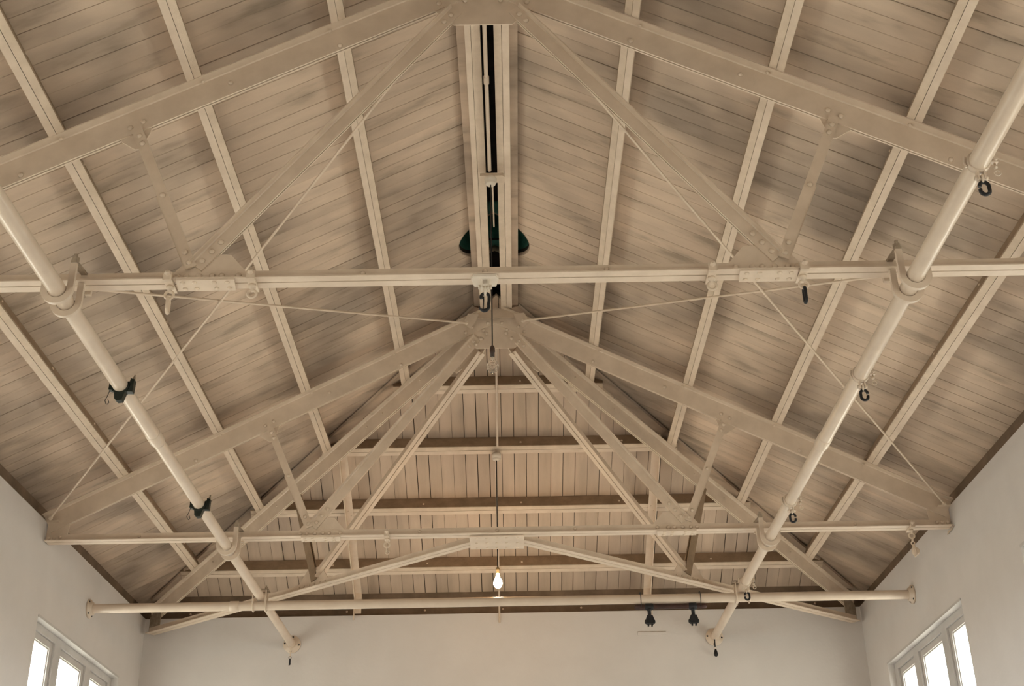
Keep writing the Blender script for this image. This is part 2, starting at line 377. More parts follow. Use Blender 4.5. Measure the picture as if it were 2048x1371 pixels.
for sx, sd in ((-1, 'left'), (1, 'right')):
    for xc, nm in PN.items():
        lab = {'first': f'cream purlin next below the ridge on the {sd} roof slope', 'second': f'second cream purlin down from the ridge on the {sd} slope',
               'third': f'third cream purlin down, above the {sd} hanging pipe', 'fourth': f'lowest cream purlin, nearest the {sd} wall'}[nm]
        purlin_side(sx, xc, lab, Y2+0.842*xc+0.02)
# ridge purlins
for sx, lab in ((-1, 'left of the two ridge purlins beside the dark slot'), (1, 'right of the two ridge purlins beside the dark slot')):
    t = thing('ridge_purlin', lab, 'purlin', (sx*0.09, 0, zside(0.09, PURL)), 'ridge purlins')
    z0 = zside(0.09, PURL); x0, x1 = 0.042, 0.137
    a, c, d = (0.042, 0.092, 0.137)
    def bx(x0, x1, z0_, z1_): 
        xa, xb = sorted((sx*x0, sx*x1)); return MB().box(xa, xb, YF, Y2+0.06, z0_, z1_)
    if sx < 0:
        bx(0.042, 0.0975, z0, z0+0.145).build('timber', 'timber', t); bx(0.100, 0.137, z0-0.002, z0+0.145).build('steel_angle', 'steel', t)
    else:
        bx(0.042, 0.0895, z0+0.004, z0+0.145).build('timber', 'timber', t); bx(0.092, 0.137, z0, z0+0.145).build('steel_angle', 'steel', t)
    # packing strip against the boards; the darker board paint stands in for its shade
    bx(0.137, 0.190, z0+0.055, z0+0.100).build('packing_strip', 'plank_side', t)
# hip purlins
HP = [(10.431, 'uppermost'), (11.035, 'second'), (11.67, 'third'), (12.34, 'lowest')]
ux = Vector((0, 1/NH, -HS/NH)); un = Vector((0, HS/NH, 1/NH))
for yc, nm in HP:
    z = HPZ-HS*(yc-Y2); xe = (yc-Y2-0.03)/0.842-0.03
    lab = {'uppermost': 'short uppermost purlin of the hipped end, behind the clear bulb', 'second': 'purlin of the hipped end carrying the second ceiling rose',
           'third': 'third purlin down the hipped end, behind the centre truss tie', 'lowest': 'long lowest purlin of the hipped end, just behind the glowing bulb'}[nm]
    t = thing('purlin', lab, 'purlin', (0, yc, z), 'purlins of the hipped end')
    A, B = Vector((-xe, yc, z)), Vector((xe, yc, z)); h = PDP-0.003
    MB().sweep([(-PWD/2+0.006,0),(0.0025,0),(0.0025,h),(-PWD/2+0.006,h)], A, B, ux, un).build('timber', 'timber', t)
    MB().sweep([(-PWD/2,0.002),(-PWD/2+0.006,0.002),(-PWD/2+0.006,h),(-PWD/2,h)], A, B, ux, un).build('shade_strip', 'brownsteel_shade', t)  # added strip whose brown carries the shade of the upper face
    MB().sweep([(0.005,-0.002),(PWD/2,-0.002),(PWD/2,0.006),(0.013,0.006),(0.013,h-0.02),(0.005,h-0.02)], A, B, ux, un).build('steel_angle', 'steel', t)
    k = -math.floor(xe/0.95)*0.95+0.2
    while k < xe-0.1:
        rivet(t, Vector((k, yc, z))+un*0.05-ux*(PWD/2), -ux, 0.011, 'steel', 'bolt'); k += 0.95
# hip planks lying along the hip lines behind the hip rafters
for sx, sd in ((-1, 'left'), (1, 'right')):
    A = Vector((sx*0.12, hipline(0.12)-0.03, zside(0.12, BOARD)-0.012)); B = Vector((sx*3.50, hipline(3.50)-0.03, zside(3.50, BOARD)-0.012))
    q = MB(); d = (B-A).normalized(); upv = Vector((sx*SN, 0, CS)); upv = (upv-d*upv.dot(d)).normalized(); side = d.cross(upv)*(-sx)
    # lies flat under the side-slope boards on the room side of the hip
    if side.y > 0: side = -side
    q.sweep([(0.0,-0.022),(0.15,-0.022),(0.15,0.0),(0.0,0.0)], A, B, side, upv)
    tag(q.build('hip_board', 'plank_side'), f'flat board lying along the {sd} hip line above the hip rafter', 'board')

# ------------------------------------------------------------------ trusses
TX = -0.012                                     # the trusses sit a touch left of the room axis
def truss(Y, label, front):
    t = thing('roof_truss', label, 'truss', (0, Y, ZT), 'roof trusses')
    yc = Y+0.055 if True else Y                 # web plane; tie flange starts at Y
    # tie beam: two angles, flange down
    tie = MB().angles((-3.585, yc, ZT), (3.585, yc, ZT), (0,0,1), 0.052, 0.062).build('tie_beam', 'steel', t)
    ny = (0,-1,0); fy = yc-0.013-0.0005
    for sx in (-1, 1):
        upv = (sx*SN, 0, CS)
        xe = 3.56
        rf = MB().angles((TX if sx < 0 else TX, yc, ZR-0.0), (sx*xe, yc, zside(xe)), upv, 0.058, 0.156, flange='top').build('rafter', 'steel', t)
        u = Vector(upv)
        # rafter stitch rivets on the web and flange
        for x, hh in ((0.80, 0.03), (1.37, 0.075), (2.45, 0.03)):
            rivet(rf, Vector((sx*x, fy, zside(x)))+u*hh, ny, 0.0150)
        for x in (0.87, 1.55, 2.275, 2.96):
            rivet(rf, (sx*(x-0.0), yc-0.036, zside(x)+0.140/CS-0.006), (-sx*SN, 0, -CS), 0.012)
        # diagonal brace: apex to tie gusset, T with its flange uppermost/outwards
        a = Vector((sx*0.135, yc-0.0, ZT+1.735)); g = Vector((sx*1.452, yc, ZT+0.068))
        d = (g-a).normalized(); ou = Vector((sx*(-d.z)*sx, 0, 0))
        outv = Vector((sx*abs(d.z), 0, abs(d.x)))
        db = MB().angles(a, g, outv, 0.040, 0.080, flange='top').build('diagonal_brace', 'steel', t)
        for k, s_ in enumerate((0.04, 0.10, 0.16)):
            rivet(db, g-d*s_*1.15+outv*0.036+Vector((0,-0.0135,0)), ny)
        for s_ in (0.05, 0.11):
            rivet(db, a+d*s_+outv*0.036+Vector((0,-0.0135,0)), ny)
        # strut: rafter to gusset, a pair of flats stitched at mid length
        a2 = Vector((sx*1.885, yc, zside(1.885)+0.03)); g2 = Vector((sx*1.505, yc, ZT+0.085)); dd = (g2-a2).normalized()
        st = MB()
        st.bar(a2+Vector((0,-0.017,0)), g2+Vector((0,-0.017,0)), 0.010, 0.058, (1,0,0)); mid = (a2+g2)/2
        st.bar(mid+dd*(-0.02)+Vector((sx*0.012,0.008,0)), g2+Vector((sx*0.012,0.008,0)), 0.010, 0.05, (1,0,0)); st.bar(a2+Vector((0,0.017,0)), mid, 0.010, 0.05, (1,0,0))
        so = st.build('strut', 'steel', t)
        for p in (g2-dd*0.03, g2-dd*0.095, mid, a2+dd*0.06, a2+dd*0.115): rivet(so, p+Vector((0,-0.0225,0)), ny)
        # gusset plate on the tie
        gp = MB().plate([(sx*1.215,yc,ZT+0.012),(sx*1.60,yc,ZT+0.012),(sx*1.60,yc,ZT+0.055),(sx*1.545,yc,ZT+0.120),(sx*1.50,yc,ZT+0.170),(sx*1.335,yc,ZT+0.168),(sx*1.31,yc,ZT+0.165),(sx*1.215,yc,ZT+0.05)], (0,1,0), 0.0075).build('gusset_plate', 'steel', t)
        for x in (1.26, 1.345, 1.395, 1.46, 1.525, 1.575): rivet(tie, (sx*x, fy, ZT+0.036), ny)
        # splice plate under the tie at the gusset
        x0, x1 = sorted((sx*1.27, sx*1.565)) if front else sorted((sx*1.25, sx*1.56))
        sp = MB().plate([(x0,yc-0.056,ZT-0.006),(x1,yc-0.056,ZT-0.006),(x1+0.012*sx,yc+0.056,ZT-0.006),(x0+0.012*sx,yc+0.056,ZT-0.006)], (0,0,1), 0.010).build('splice_plate', 'steel', t)
        for x in (1.31, 1.375, 1.475, 1.535):
            for yy in (-0.032, 0.03): rivet(sp, (sx*x, yc+yy, ZT-0.011), (0,0,-1), 0.013)
        # plate joining strut and rafter
        c = Vector((sx*1.885, yc, zside(1.885)))
        q = MB().plate([c+Vector((-0.075*sx,0,0.03+0.06)), c+Vector((-0.075*sx,0,0.02)), c+Vector((-0.035*sx,0,-0.10)), c+Vector((-0.005*sx,0,-0.10)), c+Vector((0.075*sx,0,-0.05)), c+Vector((0.075*sx,0,0.05))], (0,1,0), 0.0075).build('strut_plate', 'steel', t)
        for dx, dz in ((-0.03, 0.075), (0.035, 0.035)): rivet(rf, c+Vector((sx*dx, fy-yc, dz)), ny)
        # eaves bracket
        q = MB().plate([(sx*3.595,yc+0.004,ZT+0.03),(sx*3.595,yc+0.004,zside(3.52)+0.06),(sx*3.50,yc+0.004,zside(3.50)+0.06),(sx*3.42,yc+0.004,zside(3.42)+0.02),(sx*3.43,yc+0.004,ZT+0.03)], (0,1,0), 0.0075).build('eaves_bracket', 'steel', t)
        for x, z in ((3.565,0.036),(3.525,0.036),(3.48,0.036)): rivet(tie, (sx*x, fy, ZT+z), ny)
        for x, z in ((3.555,0.125),(3.49,0.165),(3.475,0.20)): rivet(q, (sx*x, yc-0.0005, ZT+z), ny)
        sh = MB().box(*sorted((sx*3.50, sx*3.598)), yc-0.06, yc+0.06, ZT+0.163, ZT+0.171).build('shelf_plate', 'steel', t)
        if sx > 0:
            q = MB().plate([(3.597,yc-0.05,ZT-0.001),(3.597,yc+0.10,ZT-0.001),(3.585,yc+0.10,ZT-0.03),(3.585,yc-0.05,ZT-0.02)], (1,0,0), 0.006).build('wall_lug', 'steel', t)
    for x in (-2.85, -0.63, TX, 0.605, 2.83): rivet(tie, (x, fy, ZT+0.036), ny, 0.014)
    # apex plate
    za = ZT+1.656
    ap = MB().plate([(TX-0.165,yc,za),(TX+0.165,yc,za),(TX+0.30,yc,za+0.13),(TX+0.30,yc,zside(0.30)+0.06),(TX,yc,zside(0)+0.08),(TX-0.30,yc,zside(0.30)+0.06),(TX-0.30,yc,za+0.13)], (0,1,0), 0.0075).build('apex_plate', 'steel', t)
    for sx in (-1, 1):
        for x, z in ((0.06,0.24),(0.10,0.17),(0.20,0.20),(0.25,0.15)): rivet(ap, (TX+sx*x, yc-0.0135, za+z), ny, 0.0165)
    return t
T1 = truss(Y1, 'front steel roof truss crossing the picture above the hanging pipes', True)
T2 = truss(Y2, 'middle steel roof truss where the ridge meets the hipped end', False)
# connection at the head of the middle truss, where the hip members gather
for sx in (-1, 1):
    c = Vector((sx*0.20, Y2-0.02, ZR-0.02))
    MB().plate([c+Vector((-0.05*sx,0,0.075)), c+Vector((0.04*sx,0,0.085)), c+Vector((0.085*sx,0,-0.005)), c+Vector((0.02*sx,0,-0.06)), c+Vector((-0.02*sx,0,0.0))], (-sx*0.35,-1,-0.25), 0.010).build('rod_lug', 'steel', T2)
    pl = MB().plate([(sx*0.03,Y2+0.11,ZR-0.05),(sx*0.40,Y2+0.44,ZR-0.24),(sx*0.36,Y2+0.40,ZR-0.30),(sx*0.12,Y2+0.14,ZR-0.24)], (sx*0.76,-0.64,0.05), 0.010).build('hip_head_plate', 'steel', T2)
    for k in range(3): rivet(T2, Vector((sx*(0.085+0.045*k), Y2+0.0335, ZT+1.79-0.05*k)), (0,-1,0), 0.0165)
MB().plate([(-0.24,Y2-0.0,ZR+0.03),(0.22,Y2-0.0,ZR+0.03),(0.20,Y2+0.02,ZR+0.085),(0,Y2+0.04,ZR+0.15),(-0.22,Y2+0.02,ZR+0.085)], (0,1,0), 0.008).build('head_cover_plate', 'steel', T2)
# centre plate under the middle truss tie, gathering the two hip ties
cp = MB().box(-0.235, 0.20, Y2+0.045, Y2+0.365, ZT-0.016, ZT-0.005).build('centre_plate', 'steel', T2)
for x in (-0.18,-0.10,-0.02,0.06,0.145):
    for yy in (0.08, 0.2, 0.32): rivet(cp, (x, Y2+yy, ZT-0.016), (0,0,-1), 0.011)

# ------------------------------------------------------------------ hip half trusses
for sx, sd in ((-1, 'left'), (1, 'right')):
    t = thing('hip_truss', f'{sd} hip rafter and its tie running to the {sd} back corner', 'truss', (sx*3.5, YB-0.1, ZT), 'hip trusses')
    yo = Y2+0.055
    A = Vector((sx*0.05, yo+0.04, zside(0.05))); f_ = 3.50; B = Vector((sx*f_, Y2+0.842*f_+0.02, zside(f_)))
    hdir = (B-A).normalized()
    hr = MB().angles(A, B, (0,0,1), 0.048, 0.150, flange='top').build('hip_rafter', 'steel', t)
    hz = Vector((hdir.x, hdir.y, 0)).normalized(); nrm = Vector((hz.y, -hz.x, 0)); nrm = nrm if nrm.y < 0 else -nrm   # faces the camera
    for xx in (0.62, 0.98, 1.13, 1.75, 2.05, 2.50, 2.75, 3.1):
        p = A+(B-A)*((xx-0.05)/(f_-0.05)); rivet(hr, p+Vector((0,0,0.165))+nrm*0.032+Vector((0,0,-0.012)), (0,0,-1), 0.010); rivet(hr, p+hdir*0.09+Vector((0,0,0.09))+nrm*0.0135, nrm, 0.010)
    # tie from the centre plate to the back corner
    C = Vector((sx*0.17, Y2+0.24, ZT)); E = Vector((sx*3.525, YB-0.065, ZT))
    tdir = (E-C).normalized(); tn = Vector((tdir.y, -tdir.x, 0)); tn = tn if tn.y < 0 else -tn
    ht = MB().angles(C, E, (0,0,1), 0.050, 0.062).build('hip_tie', 'steel', t)
    gc = C+tdir*1.95
    gp = MB().plate([gc+tdir*(-0.20)+Vector((0,0,0.012)), gc+tdir*0.20+Vector((0,0,0.012)), gc+tdir*0.19+Vector((0,0,0.06)), gc+tdir*0.07+Vector((0,0,0.19)), gc+tdir*(-0.10)+Vector((0,0,0.19)), gc+tdir*(-0.20)+Vector((0,0,0.06))], tn, 0.0075).build('gusset_plate', 'steel', t)
    for k in range(6): rivet(ht, gc+tdir*(-0.17+0.068*k)+tn*0.0135+Vector((0,0,0.037)), tn, 0.012)
    # diagonal from the apex, flange to the room
    a = Vector((sx*0.13, yo+0.11, ZT+1.67)); g = gc+tdir*(-0.07)+Vector((0,0,0.09)); dd = (g-a).normalized()
    upv = Vector((0,0,1)); upv = (upv-dd*upv.dot(dd)).normalized()
    MB().angles(a, g, upv, 0.040, 0.07, flange='bottom').build('diagonal_brace', 'steel', t)
    # strut up to the hip rafter
    p = A+(B-A)*((1.90-0.05)/(f_-0.05))+Vector((0,0,0.03)); g2 = gc+tdir*(-0.03)+Vector((0,0,0.07))
    st = MB(); st.bar(p+tn*0.014, g2+tn*0.014, 0.009, 0.075, tn.cross(Vector((0,0,1)))); st.bar(p-tn*0.014, g2-tn*0.014, 0.009, 0.075, tn.cross(Vector((0,0,1)))); st.build('strut', 'brownsteel_shade', t)
    # foot plate at the corner
    ft = Vector((sx*3.54, YB-0.05, ZT))
    MB().plate([ft+tdir*(-0.17)+Vector((0,0,0.02)), ft+Vector((0,0,0.02)), ft+Vector((0,0,0.17)), ft+tdir*(-0.06)+Vector((0,0,0.22)), ft+tdir*(-0.17)+Vector((0,0,0.24))], tn, 0.0075).build('foot_plate', 'dirt', t)
# jack rafters under the hip purlins
for sx, sd in ((-1, 'left'), (1, 'right')):
    t = thing('jack_rafter', f'steel jack rafter under the hipped end, {sd} of the glowing bulb', 'rafter', (sx*1.465, YB, ZE), 'jack rafters of the hipped end')
    ya, yb = Y2+0.842*1.465+0.09, 12.70
    A = Vector((sx*1.465, ya, HPZ-HS*(ya-Y2)-0.006)); B = Vector((sx*1.465, yb, HPZ-HS*(yb-Y2)-0.006))
    q = MB(); q.sweep([(-0.035,-0.008),(0.035,-0.008),(0.035,0),(-0.035,0)], A, B, (1,0,0), un); q.build('flange', 'steel', t)
    w_ = -sx*0.0
    q = MB(); q.sweep([(sx*0.035-0.004,-0.065),(sx*0.035+0.004,-0.065),(sx*0.035+0.004,-0.008),(sx*0.035-0.004,-0.008)], A, B, (1,0,0), un); q.build('web', 'steel', t)
    q = MB(); q.box(sx*1.465-0.035, sx*1.465+0.035, YB-0.028, YB-0.018, 3.385+H, 3.60+H); q.box(sx*1.500-0.004, sx*1.500+0.004, YB-0.05, YB-0.018, 3.32+H, 3.56+H); q.build('foot', 'steel', t)
    for yc, nm in HP[1:]:
        zc = HPZ-HS*(yc-Y2)-0.006
        for dx, dy in ((-0.012, -0.03), (0.014, 0.03)): rivet(t, Vector((sx*1.465+dx, yc, zc))+ux*dy-un*0.008, -un, 0.008, 'steel', 'bolt')

# ------------------------------------------------------------------ bracing rods between the two trusses
def rod(x0, y0, x1, y1, label, off=0.05):
    t = thing('bracing_rod', label, 'rod', (x0, y0, zside(x0, off)), 'wind bracing rods')
    a = Vector((x0, y0, zside(x0, off))); c = Vector((x1, y1, zside(x1, off))); d = (c-a).normalized()
    MB().tube([a, c], 0.0085, 10).build('bar', 'steel', t)
    for p, s_ in ((a, 1), (c, -1)):
        MB().lathe(p-d*s_*0.02, d*s_, [(0.008,0),(0.017,0.0),(0.017,0.022),(0.009,0.024)], 6, False).build('nut', 'steel', t)
rod(-3.515, 9.46, -0.17, 5.60, 'thin brace rod from the front truss head to the left end of the middle truss')
rod(3.515, 9.49, 0.17, 5.60, 'thin brace rod from the front truss head to the right end of the middle truss')
rod(-0.262, 9.49, -3.46, 5.66, 'thin brace rod from the middle truss head out to the left', 0.075)
rod(0.236, 9.49, 3.46, 5.66, 'thin brace rod from the middle truss head out to the right', 0.075)

# ------------------------------------------------------------------ hanging pipes
def flange(parent, C, axis, r=0.088):
    f = MB().lathe(C, axis, [(r,0),(r,0.012),(r*0.97,0.016),(0.062,0.017),(0.057,0.04),(0.046,0.042)], 28).build('wall_flange', 'tube', parent)
    a = Vector(axis); u = Vector((0,0,1)); v = a.cross(u)
    for k in range(4):
        an = PI/4+k*PI/2 if abs(a.x) > 0.5 else k*PI/2+0.12
        rivet(f, Vector(C)+a*0.016+(u*math.sin(an)+v*math.cos(an))*0.072, axis, 0.009, 'black', 'bolt')
    return f
for sx, sd in ((-1, 'left'), (1, 'right')):
    t = thing('hanging_pipe', f'long cream pipe hung under the trusses on the {sd} side', 'pipe', (sx*PX, YB, ZP), 'long hanging pipes')
    yj = 7.30 if sx < 0 else 7.55
    q = MB().tube([(sx*PX, YF+0.02, ZP), (sx*PX, yj, ZP)], PR, 28); q.tube([(sx*PX, yj, ZP), (sx*PX, YB-0.001, ZP)], PR-0.0035, 28); q.build('tube', 'tube', t)
    MB().lathe((sx*PX, yj-0.10, ZP), (0,1,0), [(PR,0),(PR+0.004,0.008),(PR+0.004,0.13),(PR-0.002,0.15)], 28).build('sleeve_joint', 'tube', t)
    flange(t, (sx*PX, YB-0.001, ZP), (0,-1,0))
YC, ZC, CR = 10.87, 3.007+H, 0.040
t = thing('cross_pipe', 'cream pipe crossing from wall to wall below the glowing bulb', 'pipe', (0, YC, ZC))
MB().tube([(-W+0.001, YC, ZC), (W-0.001, YC, ZC)], CR, 28).build('tube', 'tube', t)
MB().lathe((-2.37, YC, ZC), (1,0,0), [(CR,0),(CR+0.005,0.004),(CR+0.005,0.078),(CR,0.082)], 28).build('coupler', 'tube', t)
flange(t, (-W+0.001, YC, ZC), (1,0,0), 0.082); flange(t, (W-0.001, YC, ZC), (-1,0,0), 0.082)

# saddle straps carrying the long pipes under the truss ties
def strap(sx, Y, label):
    t = thing('pipe_saddle', label, 'strap', (sx*PX, Y+0.05, ZT), 'saddle straps of the long pipes')
    for k, (y, hi) in enumerate(((Y-0.105, 0.035), (Y+0.030, 0.0))):
        C = Vector((sx*PX, y, ZP)); Ri, Ro = 0.0475, 0.079
        pts = [(-sx*1, 0)]
        q = MB(); n = 22; P = []
        a0, a1 = PI*1.0, PI*2.0
        prof = [(math.cos(a0+(a1-a0)*i/n), math.sin(a0+(a1-a0)*i/n)) for i in range(n+1)]
        inn = [(C.x+Ri*c, C.z+Ri*s_) for c, s_ in prof]; out = [(C.x+Ro*c, C.z+Ro*s_) for c, s_ in prof]
        # arms: the inboard arm climbs past the tie, the outboard one stops at its soffit
        armz = {-sx: ZT+hi if k == 0 else ZT-0.004, sx: ZT-0.03 if k == 0 else ZT-0.004}
        for s2 in (-1, 1):
            e = ((C.x+s2*Ri, armz[s2]), (C.x+s2*Ro, armz[s2]))
            if s2 < 0: inn.insert(0, e[0]); out.insert(0, e[1])
            else: inn.append(e[0]); out.append(e[1])
        m_ = len(inn); vs = []
        for yy in (y-0.011, y+0.011):
            vs += [(x, yy, z) for x, z in inn]+[(x, yy, z) for x, z in out]
        fs = []
        for i in range(m_-1):
            fs += [(i, i+1, m_+i+1, m_+i), (2*m_+i+1, 2*m_+i, 3*m_+i, 3*m_+i+1), (i+1, i, 2*m_+i, 2*m_+i+1), (m_+i, m_+i+1, 3*m_+i+1, 3*m_+i)]
        fs += [(0, m_, 3*m_, 2*m_), (m_-1, 3*m_-1, 4*m_-1, 2*m_-1)]
        q.add(vs, fs); q.build('saddle', 'tube', t)
    xa = sx*PX-sx*0.064
    # clip hooked over the tie: bar across the web with a nut
    MB().bar((xa, Y-0.118, ZT+0.042), (xa, Y+0.15, ZT+0.072), 0.030, 0.014).build('clip', 'dirt', t)
    MB().lathe((xa, Y-0.095, ZT+0.05), (0,-0.2,1), [(0.019,0),(0.019,0.022),(0.010,0.024),(0.010,0.040)], 6, False).build('nut', 'dirt', t)
    MB().box(xa-0.015, xa+0.015, Y+0.124, Y+0.146, ZT-0.012, ZT+0.076).build('tail', 'tube', t)
strap(-1, Y1, 'double saddle strap hanging the left pipe from the front truss')
strap(1, Y1, 'double saddle strap hanging the right pipe from the front truss')
strap(-1, Y2-0.04, 'double saddle strap hanging the left pipe from the middle truss')
strap(1, Y2-0.04, 'double saddle strap hanging the right pipe from the middle truss')
# long U straps that carry the cross pipe below each long pipe
for sx, sd in ((-1, 'left'), (1, 'right')):
    t = thing('pipe_hanger', f'U shaped hanger holding the cross pipe under the {sd} long pipe', 'hanger', (sx*PX, YC, ZC), 'cross pipe hangers')
    for dx in (-0.056, 0.056):
        x = sx*PX+dx; q = MB()
        pts = [(x, YC-CR-0.006, ZP+PR+0.012)]+[tuple(p) for p in arc((x, YC, ZC), CR+0.007, PI, 2*PI, (0,1,0), (0,0,1), 10)]+[(x, YC+CR+0.006, ZP+PR+0.012)]
        q.tube(pts, 0.007, 8); q.build('u_bolt', 'tube', t)
    for yy in (-CR-0.006, CR+0.006):
        MB().bar((sx*PX-0.075, YC+yy, ZP+PR+0.008), (sx*PX+0.075, YC+yy, ZP+PR+0.008), 0.02, 0.008).build('yoke', 'dirt', t)
        MB().lathe((sx*PX+0.056, YC+yy, ZP+PR+0.012), (0,0,1), [(0.012,0),(0.012,0.014),(0.006,0.015),(0.006,0.028)], 6, False).build('nut', 'dirt', t)

# ------------------------------------------------------------------ hooks and eyes
def hook_pts(C, r, flip=1, gap=0.9):
    """C-shaped open hook in the x-z plane hanging from C"""
    C = Vector(C); ex = Vector((flip,0,0)); ez = Vector((0,0,1)); L_ = r*1.15
    top = C-ez*r*0.2
    pts = arc(top-ez*r, r, PI*1.05, PI*0.0, ex, ez, 10)              # upper bow
    pts += arc(top-ez*(r+L_), r, 0, -PI*0.98, ex, ez, 10)            # lower bow
    pts += [pts[-1]+ez*r*0.45]
    return pts
def eye_clamp(x, Y, label, hook=None, scale=1.0):
    t = thing('eye_clamp', label, 'clamp', (x, Y+0.05, ZT), 'eye clamps on the truss ties')
    yc = Y+0.05; s_ = scale
    q = MB(); q.box(x-0.021*s_, x+0.021*s_, yc-0.060, yc+0.066, ZT-0.016, ZT-0.003); q.box(x-0.021*s_, x+0.021*s_, yc-0.070, yc-0.057, ZT-0.016, ZT+0.030)
    q.box(x-0.021*s_, x+0.021*s_, yc+0.063, yc+0.074, ZT-0.016, ZT+0.020); q.build('jaw', 'steel', t)
    MB().lathe((x, yc-0.064, ZT+0.02), (0,-1,0.35), [(0.017,0),(0.017,0.012),(0.009,0.02)], 6, False).build('nut', 'steel', t)
    MB().lathe((x, yc, ZT-0.016), (0,0,-1), [(0.020,0),(0.020,0.014),(0.011,0.016),(0.011,0.030)], 12).build('shank', 'steel', t)
    ez_ = Vector((x, yc, ZT-0.066))
    MB().tube(arc(ez_, 0.0215, 0, 2*PI, (1,0,0), (0,0,1), 18)[:-1], 0.0075, 8, closed=True).build('eye', 'steel', t)
    if hook:
        col, kind = hook
        if kind == 'side':          # snap hook seen edge on
            q = MB(); pts = arc(ez_+Vector((0,0,-0.035)), 0.016, 0, PI, (0,1,0), (0,0,1), 8)+arc(ez_+Vector((0,0,-0.085)), 0.016, PI, 2*PI, (0,1,0), (0,0,1), 8)
            q.tube(pts, 0.009, 8, closed=True); q.build('snap_hook', col, t)
        else:
            MB().tube(hook_pts(ez_+Vector((0,0,-0.012)), 0.02), 0.007, 8).build('hook', col, t)
    return t
eye_clamp(-1.603, Y1, 'eye clamp with hanging pale hook, left of the left gusset', ('steel', 'side'))
eye_clamp(-1.187, Y1, 'empty eye clamp at the right edge of the left gusset')
eye_clamp(1.133, Y1, 'empty eye clamp just left of the right gusset')
eye_clamp(1.594, Y1, 'eye clamp with dark hook at the right end of the right gusset', ('black', 'side'))
e = eye_clamp(-0.886, Y2, 'small eye clamp with short chain on the middle truss, left of centre', None, 0.8)
MB().tube(arc((-0.886, Y2+0.05, ZT-0.108), 0.015, 0, 2*PI, (0,1,0), (0,0,1), 12)[:-1], 0.005, 6, closed=True).build('chain_link', 'steel', e)
MB().tube(arc((-0.880, Y2+0.05, ZT-0.128), 0.014, 0, 2*PI, (1,0,0), (0,0,1), 12)[:-1], 0.005, 6, closed=True).build('chain_link', 'steel', e)
e = eye_clamp(3.265, Y2, 'eye clamp with chain and small pulley near the right wall', None, 0.8)
for k in range(3):
    MB().tube(arc((3.265, Y2+0.05, ZT-0.102-0.026*k), 0.0145, 0, 2*PI, (0,1,0) if k % 2 == 0 else (1,0,0), (0,0,1), 12)[:-1], 0.0045, 6, closed=True).build('chain_link', 'steel', e)
MB().lathe((3.272, Y2+0.035, ZT-0.196), (0.25,1,0), [(0.010,-0.004),(0.026,-0.004),(0.030,0.0),(0.022,0.010),(0.022,0.018),(0.030,0.028),(0.026,0.032),(0.010,0.032)], 20).build('pulley_wheel', 'steel', e)
MB().tube([(3.268,Y2+0.03,ZT-0.150),(3.271,Y2+0.025,ZT-0.196),(3.271,Y2+0.03,ZT-0.232),(3.271,Y2+0.07,ZT-0.232),(3.271,Y2+0.072,ZT-0.196),(3.268,Y2+0.07,ZT-0.150)], 0.0045, 6, closed=True).build('pulley_frame', 'steel', e)

# beam clamp with black safety hook at the middle of the front truss
bc = thing('beam_hook', 'flanged beam clamp with black safety hook at the middle of the front truss', 'hook', (-0.012, Y1+0.055, ZT))
x = -0.012; yc = Y1+0.05
MB().plate([(x-0.07,yc-0.02,ZT-0.010),(x-0.055,yc-0.052,ZT-0.010),(x+0.055,yc-0.052,ZT-0.010),(x+0.07,yc-0.02,ZT-0.010),(x+0.055,yc+0.055,ZT-0.010),(x-0.055,yc+0.055,ZT-0.010)], (0,0,1), 0.014).build('clamp_plate', 'rose', bc)
for dx in (-0.017, 0.017): MB().box(x+dx-0.005, x+dx+0.005, yc-0.022, yc+0.026, ZT-0.062, ZT-0.015).build('cheek', 'rose', bc)
MB().lathe((x-0.034, yc, ZT-0.05), (1,0,0), [(0.011,0),(0.013,0.002),(0.013,0.010),(0.008,0.012),(0.008,0.056),(0.013,0.058),(0.013,0.066),(0.011,0.068)], 12).build('pin', 'rose', bc)
MB().tube(arc((x, yc, ZT-0.072), 0.020, 0, 2*PI, (0,1,0), (0,0,1), 14)[:-1], 0.0075, 8, closed=True).build('shackle', 'rose', bc)
hk = MB(); C = Vector((x, yc, ZT-0.095)); ex = Vector((1,0,0)); ez = Vector((0,0,1))
pts = arc(C+Vector((0,0,-0.012)), 0.020, PI*1.15, PI*0.0, ex, ez, 10)+[C+Vector((0.0195,0,-0.035)), C+Vector((0.017,0,-0.05))]+arc(C+Vector((-0.006,0,-0.066)), 0.0235, PI*0.12, -PI*1.02, ex, ez, 14)
hk.tube(pts, 0.0085, 8, taper=[0.009]*9+[0.0085]*6+[0.0085+0.002*math.sin(PI*i/12) for i in range(len(pts)-21)]+[0.008,0.007,0.006,0.005,0.004,0.003][:6]); hk.build('hook', 'black', bc)
MB().bar(C+Vector((-0.008,0,-0.01)), C+Vector((-0.010,0,-0.085)), 0.004, 0.006).build('safety_latch', 'black', bc)

